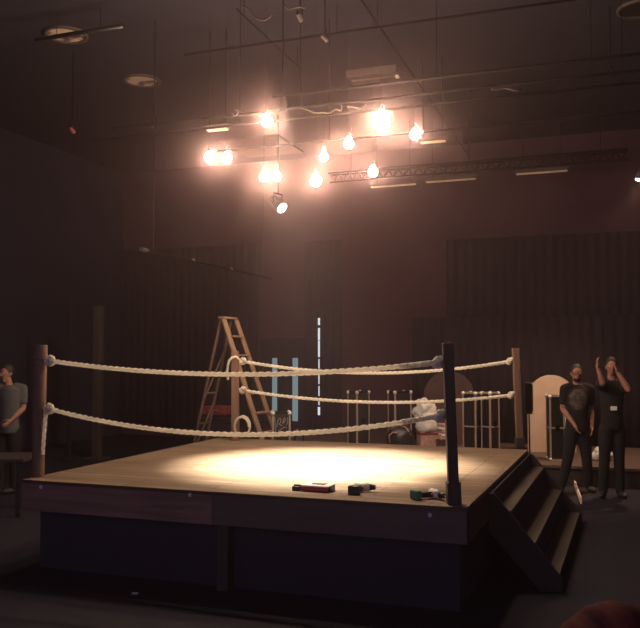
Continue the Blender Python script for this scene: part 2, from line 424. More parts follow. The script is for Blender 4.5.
def wrap(b, c, rad, turns=2, r=RR, axis=None):
    pts = [c + Vector((rad * math.cos(a), rad * math.sin(a), (a / (2 * PI) - turns / 2) * r * 2.0)) for a in [k * PI / 10 for k in range(int(turns * 20) + 1)]]
    return b.tube(densify(pts, .02), r, 8, twist=95, lobes=3, amp=.2)
def knot(b, c, r, dirv, n=16):
    side = dirv.cross(Vector((0, 0, 1))).normalized()
    for ph in range(2):
        pts = []
        for k in range(n):
            a = 2 * PI * k / n
            pts.append(c + dirv * (1.1 * r * math.sin(a + ph) + .8 * r * ph) + Vector((0, 0, 1)) * (1.7 * r * math.cos(a)) + side * (1.3 * r * math.sin(2 * a + ph)))
        b.tube(pts, r * .95, 8, closed=True)
    return b
def ring_rope(A, B, ya, yb, sag, label, ra, rb, tie=0, extra=None):
    a = postpt(A, ya); c = postpt(B, yb); d = (c - a).normalized()
    a2 = a + d * ra; c2 = c - d * rb
    pts = []
    n = 14
    for i in range(n + 1):
        t = i / n; p = a2.lerp(c2, t); p.z -= sag * 4 * t * (1 - t); pts.append(p)
    base = Vector((a2.x, a2.y, a2.z))
    root = thing('ring_rope', label, 'rope', a2)
    def loc(ps): return [p - a2 for p in ps]
    rtube(MB(), loc(pts)).build('rope_span', 'rope', root, smooth=True)
    knot(MB(), pts[0] + (pts[1] - pts[0]).normalized() * .05 - a2, RR * 1.15, (pts[1] - pts[0]).normalized()).build('knot', 'rope', root, smooth=True)
    knot(MB(), pts[-1] - (pts[-1] - pts[-2]).normalized() * .04 - a2, RR * 1.05, (pts[-1] - pts[-2]).normalized()).build('knot', 'rope', root, smooth=True)
    if tie:   # whipped length where the rope end is wound back around the span
        L_ = tie; q = []
        pv = []
        tot = (c2 - a2).length; k0 = 1 - L_ / tot
        for i in range(61):
            t = k0 + (1 - k0) * i / 60 * .97; p = a2.lerp(c2, t); p.z -= sag * 4 * t * (1 - t)
            ang = i * 1.05; sd = d.cross(Vector((0, 0, 1))).normalized()
            pv.append(p + (sd * math.cos(ang) + Vector((0, 0, 1)) * math.sin(ang)) * (RR * .55))
        MB().tube(loc(pv), RR * .85, 8).build('wound_end', 'rope', root, smooth=True)
    if extra:
        for e in extra: rtube(MB(), loc(e(a, a2, c2)), RR * .85).build('rope_tail', 'rope', root, smooth=True)
    return root
Z = Vector((0, 0, 1))
ring_rope(PFL, PFR, 360, 362, .115, 'upper front rope of the ring, slightly sagging, nearest the camera', .06, .05, tie=.33)
ring_rope(PFL, PFR, 407.5, 415, .20, 'lower front rope of the ring, deeply sagging, nearest the camera', .06, .05, tie=.33,
          extra=[lambda a, a2, c2: [a2 + U * .02 - Z * .0, a2 + U * .025 - Z * .12 - V * .02, a2 + U * .012 - Z * .28 - V * .02, a2 + U * .0 - Z * .44 - V * .015]])
ring_rope(PBL, PBR, 360.5, 361, .16, 'upper back rope of the ring, from the ladder side to the back right post', .055, .045, tie=.30,
          extra=[lambda a, a2, c2: [a2 + U * .02, a2 - V * .07 - U * .02 + Z * .05, a2 - V * .09 - U * .10 + Z * .0, a2 - V * .09 - U * .13 - Z * .14, a2 - V * .085 - U * .12 - Z * .26]])
ring_rope(PBL, PBR, 389.5, 395, .13, 'lower back rope of the ring, from the ladder side to the back right post', .055, .045, tie=.30)
# coil of rope end at the back-left post foot
pc = at(241.5, 427, D=PBL[0].y - .12)
cpts = [pc + Vector((.10 * math.cos(a), .01 * k, .13 * math.sin(a))) for k, a in enumerate([i * PI / 8 for i in range(22)])]
cb = MB().tube(densify([p - pc for p in cpts], .012), .015, 8, twist=95, lobes=3, amp=.2)
tag(cb.build('rope_coil', 'rope', loc=pc + Vector((0, -.02, .0)), smooth=True), 'small coil of rope leaning at the foot of the back left post', 'rope')

# ------------------------------------------------------------------ things on the ring's front edge
# red and white case
p = at(318, 490.5, z=RZ)
bx = thing('tool_box', 'flat white-topped red box lying on the front edge of the ring', 'box', p, ANG - .05)
MB().box((0, 0, .022), (.245, .17, .036)).build('base', 'red', bx, bevel=.008)
MB().box((0, 0, .047), (.255, .18, .014)).build('lid', 'white', bx, bevel=.006)
MB().box((.01, .01, .056), (.12, .07, .006)).build('label_plate', 'redcloth', bx, bevel=.002)
MB().box((.132, -.01, .03), (.02, .10, .04)).build('clasp_side', 'black', bx, bevel=.005)
p = at(297, 490.5, z=RZ)
bb = thing('battery_pack', 'small black battery block beside the left end of the red and white box', 'battery', p, ANG)
MB().box((0, 0, .02), (.07, .06, .04)).build('body', 'black', bb, bevel=.006)
MB().box((0, 0, .046), (.05, .035, .012)).build('terminal_rail', 'black', bb, bevel=.003)
def drill(px, py, rz, m, label, flip=1, m2=None, m3='grey'):
    p = at(px, py, z=RZ); r_ = thing('cordless_drill', label, 'drill', p, rz)
    MB().cyl((-.055, 0, .032), (.045, 0, .032), .030, .027, 16).ball((-.055, 0, .032), .030, 2, (.6, 1, 1)).build('motor_housing', m, r_, smooth=True)
    MB().cyl((.045, 0, .032), (.085, 0, .032), .024, .016, 14).build('chuck', m3, r_, smooth=False)
    MB().cyl((.085, 0, .032), (.12, 0, .032), .004, .003, 8).build('drill_bit', 'chrome', r_)
    MB().bar((-.02, 0, .030), (-.045, -.12 * flip, .026), .036, .040).build('grip', 'black', r_, bevel=.008)
    MB().box((-.045, -.135 * flip, .032), (.085, .045, .06)).build('battery_foot', m2 or m, r_, bevel=.008)
    MB().box((-.002, -.03 * flip, .03), (.016, .02, .02)).build('trigger', 'red', r_, bevel=.003)
    r_.scale = (1.2, 1.2, 1.2)
    return r_
drill(363.5, 491.5, ANG + .15, 'white', m2='black', m3='black', label= 'white and black drill lying between the red box and the green tool')
p = at(357.5, 491.5, z=RZ)
tr = thing('tape_roll', 'small dark tape roll touching the black drill on the ring edge', 'tape', p, .5)
b = MB(); prof = [(.018, 0), (.034, 0), (.034, .034), (.018, .034)]
rows = [[b.bm.verts.new((r_ * math.cos(2 * PI * k / 24), r_ * math.sin(2 * PI * k / 24), z_)) for k in range(24)] for r_, z_ in prof]
for i in range(4):
    for k in range(24): b.bm.faces.new((rows[i][k], rows[i][(k + 1) % 24], rows[(i + 1) % 4][(k + 1) % 24], rows[(i + 1) % 4][k]))
b.build('roll', 'black', tr)
g_ = drill(436.5, 498.8, math.radians(-62), 'white', 'drill with a green battery foot lying against the front right post', m2='green', m3='black')

# ------------------------------------------------------------------ ladder
LT = at(228, 318, D=12.2); LH = LT.z
lx = thing('step_ladder', 'tall wooden A-frame step ladder standing behind the back left corner of the ring', 'ladder', (LT.x, LT.y, 0), math.radians(-28))
hw = .165       # half width (local y); climbs down towards +x
fx, rx = 1.05, -.60
def rail_pt(x_end, yy, t, flare=.0): return Vector((.03 * (1 if x_end > 0 else -1) + (x_end - .03) * t, yy * (1 + flare * t), LH * (1 - t)))
for sgn in (-1, 1):
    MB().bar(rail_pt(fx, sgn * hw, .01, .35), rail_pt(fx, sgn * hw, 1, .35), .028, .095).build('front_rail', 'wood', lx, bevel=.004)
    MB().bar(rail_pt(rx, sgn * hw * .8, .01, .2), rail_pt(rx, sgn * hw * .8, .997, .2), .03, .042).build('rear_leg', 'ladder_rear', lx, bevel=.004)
MB().box((.0, 0, LH + .0), (.10, hw * 2 + .05, .03)).build('top_cap', 'wood', lx, bevel=.004)
nr = 9
for k in range(1, nr):
    t = k / nr; q = rail_pt(fx, 0, t)
    MB().box((q.x - .0, 0, q.z), (.10, hw * 2 * (1 + .35 * t) - .03, .026)).build('tread', 'wood', lx, bevel=.003)
for t in (.45, .63, .82):
    q = rail_pt(rx, 0, t)
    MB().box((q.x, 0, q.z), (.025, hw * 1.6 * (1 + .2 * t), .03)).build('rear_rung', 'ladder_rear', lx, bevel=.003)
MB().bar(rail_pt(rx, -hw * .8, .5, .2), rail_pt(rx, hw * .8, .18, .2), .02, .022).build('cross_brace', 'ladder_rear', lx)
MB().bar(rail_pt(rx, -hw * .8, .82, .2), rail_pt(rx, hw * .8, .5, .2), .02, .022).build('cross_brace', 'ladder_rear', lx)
for sgn in (-1, 1):
    MB().bar(rail_pt(rx, sgn * hw * .8, .62, .2), rail_pt(fx, sgn * hw, .62, .35), .008, .022).build('spreader_bar', 'steel', lx)
# red case behind the ladder
p = at(219, 410, D=13.4)
rc = thing('road_case', 'red case on a dark crate, behind the legs of the ladder', 'case', (p.x, p.y, 0), ANG)
MB().box((0, 0, p.z / 2 - .06), (.5, .4, p.z - .14)).build('lower_crate', 'case', rc, bevel=.01)
MB().box((0, 0, p.z), (.44, .36, .14)).build('red_box', 'redcloth', rc, bevel=.015)
MB().tube([(-.08, -.19, p.z), (-.07, -.215, p.z + .01), (.07, -.215, p.z + .01), (.08, -.19, p.z)], .008, 8).build('handle', 'grey', rc)

# ------------------------------------------------------------------ flight cases
def flight_case(label, px, ytop, D, wx, wy, zb, rz, mid=None, group='black flight cases with metal edges', m='case'):
    pt = at(px, ytop, D=D); h = pt.z - zb
    r_ = thing('flight_case', label, 'case', (pt.x, pt.y, zb), rz, group)
    MB().box((0, 0, h / 2 + .005), (wx - .012, wy - .012, h - .02)).build('body', m, r_, bevel=.004)
    e = .026; hx, hy = wx / 2, wy / 2
    for sx in (-1, 1):
        for sy in (-1, 1):
            MB().box((sx * (hx - e / 2), sy * (hy - e / 2), h / 2), (e, e, h - .03)).build('upright_edge', 'alu', r_)
    for z_ in (.0 + e / 2, h - e / 2):
        b = MB()
        for s_ in (-1, 1):
            b.box((0, s_ * (hy - e / 2), z_), (wx - .02, e, e)); b.box((s_ * (hx - e / 2), 0, z_), (e, wy - .02, e))
        b.build('rim_edging', 'steel' if not mid else 'alu', r_)
    if mid:
        b = MB()
        for s_ in (-1, 1): b.box((0, s_ * hy, h * mid), (wx, .012, .022)); b.box((s_ * hx, 0, h * mid), (.012, wy, .022))
        b.build('middle_band', 'alu', r_)
    for sx in (-1, 1):
        for sy in (-1, 1):
            for z_ in (.024, h - .02): MB().ball((sx * (hx - .012), sy * (hy - .012), z_), .034 if z_ > .1 else .024, 2).build('corner_cap', 'chrome', r_, smooth=True)
    MB().box((0, -hy - .004, h * .5), (.07, .012, .09)).build('latch', 'steel', r_, bevel=.003)
    return r_, h
flight_case('leftmost tall black flight case behind the back ropes, nearest the ladder', 358.5, 391, 14.3, .30, .26, RH, math.radians(38))
flight_case('tall black flight case right of the leftmost one, before the brown wall', 399.5, 391, 14.2, .36, .22, RH, math.radians(30))
flight_case('black flight case with a middle band just right of the front right post', 473, 392, 13.6, .26, .26, RH, math.radians(48), mid=.46)
flight_case('black flight case with a middle band next to the back right post', 490, 392, 13.5, .24, .20, RH, math.radians(38), mid=.46)
flight_case('black flight case in front of the beige round-topped panel beside the man in glasses', 555, 395, 13.0, .24, .28, RH, math.radians(-4), mid=.5)
# scrawled box by the ladder's foot
r_, h = flight_case('black box with white scrawl marks at the foot of the ladder', 281, 411.5, 11.95, .27, .24, 0, math.radians(6), group=None)
b = MB()
def stroke(b, pts, hy): b.tube(densify([(x, hy, z) for x, z in pts], .02), .0055, 6)
yy = -.128
stroke(b, [(-.07, h - .22), (-.05, h - .12), (-.02, h - .09), (-.01, h - .15), (-.04, h - .17), (.01, h - .20)], yy)
stroke(b, [(.02, h - .18), (.03, h - .10), (.05, h - .09), (.05, h - .14), (.03, h - .15)], yy)
stroke(b, [(-.05, h - .28), (.0, h - .25), (.04, h - .22), (.08, h - .23)], yy)
stroke(b, [(-.10, h - .07), (-.095, h - .16), (-.085, h - .27)], yy)
stroke(b, [(.085, h - .08), (.09, h - .15), (.075, h - .19)], yy)
b.build('white_scrawl', 'grey', r_)

# round-topped panels
def round_panel(label, px0, px1, ytop, D, m, zb=RH):
    a = at(px0, ytop, D=D); c = at(px1, ytop, D=D); r0 = (c.x - a.x) / 2; top = a.z - zb
    o = thing('round_topped_panel', label, 'panel', ((a.x + c.x) / 2, D, zb), 0)
    out = [(-r0, 0), (r0, 0)] + [(r0 * math.cos(t), top - r0 + r0 * math.sin(t)) for t in [PI * k / 32 for k in range(33)]]
    MB().prism(out, -.02, .02).build('panel_board', m, o, bevel=.004)
    MB().bar((0, .03, top * .7), (0, .45, .01), .04, .04).build('rear_brace', 'postdark', o)
    MB().box((0, .24, .012), (.05, .45, .024)).build('foot', 'postdark', o)
round_panel('beige round-topped panel behind the back right post and the speaker stand', 527, 575, 375, 14.0, 'beige')
round_panel('dark brown round-topped panel behind the front right post', 423.5, 474, 371, 15.2, 'brownpanel')
bp = at(555, 455, D=15.6)
tag(MB().box((0, 0, .6), (.9, .04, 1.2)).box((0, .16, .02), (.5, .3, .04)).build('backing_flat', 'beige', loc=(at(600, 455, D=15.6).x - 1.2, 15.6, RH), bevel=.004), 'low beige flat standing behind the column speaker, left of the round-topped panel', 'panel')

# column speaker on a stand
p = at(529.7, 455, D=12.9)
ss = thing('speaker_stand', 'thin black stand carrying the column speaker behind the back right post', 'stand', (p.x, p.y, RH), ANG)
zt = at(530, 414, D=p.y).z - RH
MB().cyl((0, 0, .02), (0, 0, zt), .014, .012, 12).build('pole', 'black', ss)
MB().cyl((0, 0, 0), (0, 0, .02), .14, .13, 24).build('base_plate', 'black', ss)
sp = thing('column_speaker', 'narrow black column speaker on the thin stand by the back right post', 'speaker', (p.x, p.y, RH + zt), ANG)
sh = at(530, 382, D=p.y).z - RH - zt
MB().box((0, 0, sh / 2), (.125, .12, sh)).build('cabinet', 'black', sp, bevel=.012)
MB().box((0, -.062, sh / 2), (.10, .008, sh - .05)).build('grille', 'steel', sp)
for z_ in (.03, sh - .03): MB().box((.055, -.03, z_), (.02, .07, .04)).build('bracket', 'grey', sp, bevel=.003)

# crumpled bags, towels, duffel
def crumple(b, c, r_, sc, seed, amp=.25):
    g = bmesh.ops.create_icosphere(b.bm, subdivisions=4, radius=1)['verts']
    for v in g:
        n = noise.noise(v.co * 1.6 + Vector((seed, 0, 0))) * amp + abs(noise.noise(v.co * 4 + Vector((0, seed, 0)))) * amp * .8
        q = v.co * (1 + n); q = Vector((q.x * sc[0], q.y * sc[1], max(q.z, -.72) * sc[2])) * r_
        v.co = q + Vector(c)
    return b
def lump(name, label, cat, px, ybot, D, r_, sc, seed, m, zb=None, amp=.25, extras=None):
    p = at(px, ybot, D=D)
    o = thing(name, label, cat, (p.x, p.y, p.z if zb is None else zb), 0)
    crumple(MB(), (0, 0, r_ * sc[2] * .72), r_, sc, seed, amp).build('bag_body', m, o, smooth=True)
    return o
zc = at(430, 431, D=13.9).z
p = at(431, 431, D=13.9)
cr = thing('plastic_crate', 'dusty pink crate under the white bags behind the ring', 'crate', (p.x, p.y, RH), .1)
MB().box((0, 0, (zc - RH) / 2), (.44, .34, zc - RH)).build('body', 'pink', cr, bevel=.02)
MB().box((0, 0, zc - RH - .03), (.47, .37, .03)).build('rim', 'redcloth', cr, bevel=.006)
lg = lump('plastic_bag', 'bulging white plastic bag on the pink crate, lower of two', 'bag', 427, 431, 13.85, .225, (.95, .8, 1.0), 3.1, 'white', zb=zc)
z2 = zc + .19 * 1.55
ub_ = lump('plastic_bag', 'white crumpled plastic bag stacked on top of the bulging one', 'bag', 424.5, 415, 13.85, .17, (.95, .8, .95), 8.4, 'white', zb=z2 - .03, amp=.4)
MB().ball((.14, 0, .03), .09, 3, (1, .8, .7)).build('tied_end', 'white', ub_, smooth=True)
for k in range(5):
    p = at(444, 440, D=13.7); hgt = .055
    tg = MB().box((0, 0, hgt / 2), (.20 - .01 * (k % 2), .22, hgt - .003))
    o = tag(tg.build('folded_towel', 'pink' if k % 2 == 0 else 'white', loc=(p.x + .012 * (k % 3), p.y - .05, RH + .25 + k * hgt), rz=.1 * k, bevel=.018),
            ['pink folded towel, lowest of the stack behind the front right post', 'white folded towel, second from the bottom of the stack behind the front right post',
             'pink folded towel in the middle of the stack behind the front right post', 'white folded towel, second from the top of the stack behind the front right post',
             'pink folded towel on top of the stack behind the front right post'][k], 'towel', 'folded towels')
p = at(444, 440, D=13.7)
tag(MB().box((0, 0, .125), (.26, .26, .25)).box((0, 0, .24), (.28, .28, .02)).build('wooden_crate', 'brownpanel', loc=(p.x, p.y - .05, RH), bevel=.006), 'small brown crate under the folded towels', 'crate')
p = at(404, 440, D=13.2)
df = thing('duffel_bag', 'black domed bag on a crate, in front of the second flight case', 'bag', (p.x, p.y, 0), -.2)
df.location = (p.x, 13.55 + .25, RH)
zz = at(403, 443, D=13.8).z - RH
crumple(MB(), (0, 0, .26), .25, (.95, .7, 1.0), 5.5, .1).build('bag_body', 'black', df, smooth=True)
MB().tube([(-.16, -.17, .20), (-.17, -.2, .32), (-.1, -.2, .38), (-.05, -.18, .36)], .012, 8).build('strap', 'pink', df, smooth=True)
MB().tube([(-.15, -.12, .42), (-.02, -.14, .50), (.1, -.13, .46), (.19, -.1, .32)], .010, 8).build('piping', 'pink', df, smooth=True)  # pink highlight over the bag's top, modelled as a raised tube
wb = lump('cloth_bag', 'white crumpled cloth bag on the riser between the two standing men', 'bag', 602.5, 464, 12.9, .15, (.95, .8, .85), 2.2, 'white', zb=RH, amp=.35)
p = at(297.5, 432, D=13.0)
lp = thing('small_stool', 'small low stool with a pale knob just right of the scrawled box', 'stool', (p.x, p.y, 0), 0)
MB().cyl((0, 0, p.z - .05), (0, 0, p.z), .12, .12, 20).build('seat', 'brownpanel', lp)
for k in range(3):
    a = 2 * PI * k / 3; MB().cyl((.09 * math.cos(a), .09 * math.sin(a), p.z - .05), (.14 * math.cos(a), .14 * math.sin(a), 0), .014, .014, 10).build('leg', 'steel', lp)
MB().ball((0, -.02, p.z + .02), .025, 2).build('knob', 'alu', lp, smooth=True)

# floor strips, cable, scrap
a, c = at(570.5, 476, z=0), at(576, 488.8, z=0); d_, e_ = at(576.2, 490.3, z=0), at(581.3, 504, z=0)
for k, (q0, q1) in enumerate(((a, c), (d_, e_))):
    tag(MB().bar((0, 0, 0), q1 - q0, .14, .02).build('floor_plank', 'peach', loc=q0 + Vector((0, 0, .0105))),  # thin flat peach strips laid end to end
        ['pale narrow plank on the floor, the farther of two, at the feet of the man in glasses', 'pale narrow plank on the floor, the nearer of two in line'][k], 'plank', 'pale planks on the floor')
cp = [at(x, y, z=.012) for x, y in ((536, 471.5), (546, 473), (556, 474.5), (561, 477), (556, 483), (551, 486), (545, 483.5), (541, 479))]
tag(MB().tube(densify([q - cp[0] for q in cp], .04), .012, 8).build('floor_cable', 'white', loc=cp[0], smooth=True), 'pale cable curling on the floor past the far end of the stairs', 'cable')
p = at(135, 594, z=0)
tag(MB().box((0, 0, .006), (.05, .03, .004), Matrix.Rotation(.2, 3, 'X')).build('paper_scrap', 'paper', loc=p), 'tiny white paper scrap on the dark floor before the ring', 'paper')

# table at the left edge
a = at(34, 455.5, D=10.2)
tb = thing('trestle_table', 'dark table at the left edge, in front of the person in grey', 'table', (a.x - .8, a.y, 0), 0)
MB().box((0, 0, a.z - .02), (1.6, .7, .04)).build('tabletop', 'postdark', tb, bevel=.005)
for sx in (-.72, .72):
    for sy in (-.29, .29): MB().box((sx, sy, (a.z - .04) / 2), (.05, .05, a.z - .04)).build('leg', 'black', tb)

# ------------------------------------------------------------------ rigging under the ceiling
def spec_pipe(px, py, z):           # ring v of a pipe through this pixel at height z
    return inv(at(px, py, z=z))
def ceiling_pipe(label, v, z, u0, u1, r_, m='steel', n=2):
    o = thing('rigging_pipe', label, 'pipe', R(u0, v, z), ANG, 'rigging pipes under the ceiling')
    MB().cyl((0, 0, 0), (u1 - u0, 0, 0), r_, r_, 12).build('tube', m, o, smooth=True)
    for k in range(n):
        x = (u1 - u0) * (k + .5) / n
        MB().cyl((x, 0, 0), (x, 0, ZC - z), .004, .004, 6).build('hanger_rod', 'steel', o)
    return o
ZP = 4.9
vA = spec_pipe(400, 82, ZP)[1]; vB = spec_pipe(400, 97, ZP)[1]; vC = spec_pipe(228, 126, ZP)[1]; vD = vC + 1.1
ceiling_pipe('nearest upper rigging pipe running over the big bulb towards the right', vA, ZP, -2.5, 5.0, .016, 'pipe_light')
ceiling_pipe('second rigging pipe, just below and behind the nearest one', vB, ZP, -5.0, 5.6, .016, 'pipe_light')
ceiling_pipe('third rigging pipe carrying the leftmost bulbs', vC, ZP, -5.6, 3.5, .014, 'steel')
ceiling_pipe('fourth rigging pipe, farthest of those carrying bulbs', vD, ZP, -4.2, 2.6, .014, 'steel')
v0 = spec_pipe(310, 37, 6.2)[1]
ceiling_pipe('high pipe crossing the top of the view from left to right', v0, 6.2, -4.5, 4.5, .016, 'steel')
v1 = spec_pipe(66, 35, 6.3)[1]
ceiling_pipe('dark pipe passing right below the leftmost round ceiling vent', v1, 6.3, -6.3, -4.9, .03, 'black', n=2)
# lengthwise pipes
def long_pipe(label, px0, py0, px1, py1, z, r_, m='steel'):
    a = at(px0, py0, z=z); c = at(px1, py1, z=z)
    ua, va = inv(a); uc, vc = inv(c); u_ = (ua + uc) / 2
    o = thing('rigging_pipe', label, 'pipe', R(u_, va, z), ANG, 'rigging pipes under the ceiling')
    L_ = vc - va
    MB().cyl((0, 0, 0), (0, L_, 0), r_, r_, 12).build('tube', m, o, smooth=True)
    for k in (.1, .9): MB().cyl((0, L_ * k, 0), (0, L_ * k, ZC - z), .004, .004, 6).build('hanger_rod', 'steel', o)
    return u_
long_pipe('lengthwise ceiling pipe slanting from the top centre down to the truss', 371, -4, 461, 155, 6.3, .014, 'pipe_light')
long_pipe('lengthwise ceiling pipe left of centre, above the single high bulb', 240, 8, 300, 72, 6.3, .009, 'steel')
# boom at the left with a bright end
pb0 = at(143, 249.5, z=3.6); ub0, vb0 = inv(pb0)
bo = thing('hanging_boom', 'thin pipe with a pale end hanging in the dark left of the bulbs', 'pipe', R(ub0, vb0, 3.6), ANG)
MB().cyl((0, 0, 0), (0, 5.0, 0), .016, .016, 10).build('tube', 'pipe_light', bo)
MB().cyl((0, -.05, 0), (0, .12, 0), .035, .03, 12).build('end_fitting', 'batten', bo)
for y in (1.6, 3.1): MB().ball((0, y, .015), .028, 2).build('clamp', 'alu', bo)
for y in (.3, 4.6): MB().cyl((0, y, 0), (0, y, ZC - 3.6), .004, .004, 6).build('hanger_wire', 'black', bo)

# truss
zt_ = 5.6
ut0, vt = inv(at(330, 178, z=zt_)); ut1, _ = inv(at(628, 152, z=zt_))
tr = thing('lighting_truss', 'long metal lattice truss behind the bulbs, running to the right', 'truss', R(ut0, vt, zt_), ANG)
L_ = ut1 - ut0; th = .17
ch = MB()
for (y, z_) in ((-.1, th / 2), (.1, th / 2), (0, -th / 2)): MB().cyl((0, y, z_), (L_, y, z_), .022, .022, 10).build('chord', 'pipe_light', tr)
b = MB(); n = int(L_ / .2)
for k in range(n):
    x0, x1 = L_ * k / n, L_ * (k + 1) / n; xm = (x0 + x1) / 2
    for y in (-.1, .1): b.cyl((x0, y, th / 2), (xm, 0, -th / 2), .009, .009, 6); b.cyl((xm, 0, -th / 2), (x1, y, th / 2), .009, .009, 6)
b.build('lattice', 'pipe_light', tr)
for k in (.08, .5, .92): MB().cyl((L_ * k, 0, th / 2), (L_ * k, 0, ZC - zt_), .01, .01, 6).build('hanger_rod', 'steel', tr)
def batten(label, px0, px1, py, z, hang):
    a = at(px0, py, z=z); v_ = inv(a)[1]; u0 = inv(a)[0]
    u1 = u0
    for k in range(400):
        u1 = u0 + k * .005; q = R(u1, v_, z) - Vector((0, 0, CAMZ)); q = Matrix.Rotation(-PITCH, 3, 'X') @ q
        if W0 / 2 + F * q.x / q.y > px1: break
    o = thing('batten_light', label, 'light', R(u0, v_, z), ANG, 'unlit batten lights')
    L_ = u1 - u0
    MB().box((L_ / 2, 0, 0), (L_, .11, .05)).build('housing', 'batten', o, bevel=.008)
    for y in (-.025, .025): MB().cyl((.03, y, -.038), (L_ - .03, y, -.038), .013, .013, 8).build('tube_lamp', 'beige', o)
    for x in (.15 * L_, .85 * L_): MB().cyl((x, 0, .02), (x, 0, hang - z), .006, .006, 6).build('hanger_rod', 'steel', o)
batten('unlit batten light hanging under the middle of the truss', 425, 477, 180.5, 5.35, ZC)
batten('dim unlit batten light, rightmost under the truss', 515, 569, 172.5, 5.35, ZC)
batten('unlit batten light left of the middle one under the truss', 370, 417, 185.5, 5.35, ZC)
batten('short pale batten light above the two leftmost bulbs', 206, 229, 128.5, 5.2, ZC)
batten('short pale batten light just right of the rightmost bulb', 419, 447, 141, 5.3, ZC)

# ceiling discs
def disc(label, px, py, r_, ringed=False):
    p = at(px, py, z=ZC)
    o = thing('ceiling_vent', label, 'vent', (p.x, p.y, ZC), 0, 'round ceiling vents')
    b = MB(); nn = 40
    prof = [(r_, 0), (r_, -.03), (r_ * .86, -.035), (r_ * .84, -.012)]
    rows = [[b.bm.verts.new((q * math.cos(2 * PI * k / nn), q * math.sin(2 * PI * k / nn), z_)) for k in range(nn)] for q, z_ in prof]
    for i in range(3):
        for k in range(nn): b.bm.faces.new((rows[i][k], rows[i][(k + 1) % nn], rows[i + 1][(k + 1) % nn], rows[i + 1][k]))
    b.build('rim', 'batten', o, smooth=True)
    MB().cyl((0, 0, -.002), (0, 0, -.012), r_ * .84, r_ * .84, nn).build('grille_plate', 'disc' if not ringed else 'black', o)
disc('round ceiling vent at the upper left, crossed by a dark pipe', 66, 34, .31)
disc('round ceiling vent right of the pipe-crossed one, fully visible', 142, 80, .31)
disc('round dark ceiling vent with a pale rim at the top right corner', 640, 8, .30, True)
# ceiling panel
q = [at(x, y, z=ZC) for x, y in ((222, 141), (278, 135.5), (300, 149), (246, 156))]
cx_ = sum(q, Vector()) / 4; ww = (q[1] - q[0]).length; dd = (q[3] - q[0]).length
cpn = thing('ceiling_panel', 'pale square panel on the ceiling behind the single high bulb', 'panel', (cx_.x, cx_.y, ZC), ANG)
MB().box((0, 0, -.02), (1.35, 1.45, .04)).build('board', 'panel', cpn, bevel=.004)
MB().box((0, -.74, -.02), (1.42, .04, .05)).box((0, .74, -.02), (1.42, .04, .05)).box((-.69, 0, -.02), (.04, 1.45, .05)).box((.69, 0, -.02), (.04, 1.45, .05)).build('frame', 'batten', cpn)
# fluorescent box
p = at(376, 76.5, z=ZC - .05)
fb = thing('ceiling_light', 'unlit rectangular ceiling light box above the big bulb', 'light', (p.x, p.y, ZC), ANG)
MB().box((0, 0, -.06), (.84, .62, .12)).build('housing', 'batten', fb, bevel=.01)
for y in (-.15, .15): MB().cyl((-.36, y, -.13), (.36, y, -.13), .016, .016, 8).build('tube_lamp', 'panel', fb)
MB().box((.38, -.1, -.13), (.05, .10, .03)).build('end_socket', 'white', fb)
# small fixtures on the rig
def small_can(label, px, py, D, rz, m='batten', tilt=.6, z_to=ZC):
    p = at(px, py, D=D); o = thing('stage_lamp', label, 'lamp', p, rz)
    dv = Vector((math.cos(tilt), 0, -math.sin(tilt)))
    MB().cyl(-dv * .05, dv * .05, .026, .036, 16).build('can', m, o)
    MB().tube([(0, -.042, 0), (0, -.042, .10), (0, .042, .10), (0, .042, 0)], .006, 6).build('yoke', 'steel', o)
    MB().cyl((0, 0, .10), (0, 0, z_to - p.z), .006, .006, 6).build('hanger_rod', 'steel', o)
small_can('small unlit stage lamp hanging above the rig, near the top centre', 325, 38, 9.6, .3)
small_can('small unlit stage lamp at the very top of the view left of centre', 300, 17, 9.2, .9)
small_can('unlit stage lamp at the upper right end of the rig', 611, 75, 10.4, .2, 'pipe_light')
small_can('unlit stage lamp in the dark at the upper left below the round vents', 72, 130, 12.0, 1.2, 'redcloth')
small_can('dark stage lamp at the left end of the third pipe', 154, 125, 10.9, 2.4, 'steel')
# loose cables on the pipes
def cable(label, pts, D, r_=.011, m='batten', end=None):
    w_ = [at(x, y, D=D) for x, y in pts]
    tag(MB().tube(densify([q - w_[0] for q in w_], .03), r_, 6).build('loose_cable', m, loc=w_[0], smooth=True), label, 'cable', 'loose cables on the rigging')
def pipe_depth(px, v):
    for k in range(-700, 800):
        q = R(k * .01, v)
        if q.x / q.y > (px - W0 / 2) / F: return q.y
    return q.y
cable('curled loose cable left of the single high bulb', [(232, 113), (235, 116), (238, 113), (235, 110), (240, 111), (248, 114), (256, 114)], pipe_depth(245, vB))
cable('wavy cable on the pipe above the middle bulbs', [(301, 108), (308, 110), (316, 113), (322, 112), (330, 113), (336, 109), (341, 111), (342, 103)], pipe_depth(322, vB))
cable('wavy cable on the pipe left of the big bulb', [(347, 107), (353, 107), (360, 109), (365, 105)], pipe_depth(356, vB))
cable('wavy cable on the pipe far right of the big bulb', [(491, 89), (497, 90), (503, 88), (509, 89), (516, 91), (521, 89)], pipe_depth(505, vB), .009)
cable('looping cable at the top of the view, left of centre', [(242, 6), (250, 10), (256, 18), (265, 20), (273, 14)], 9.0, .010)
cable('hanging cable beside the small lamp at the top centre', [(283, 3), (289, 9), (296, 7), (305, 8)], 9.0, .010)

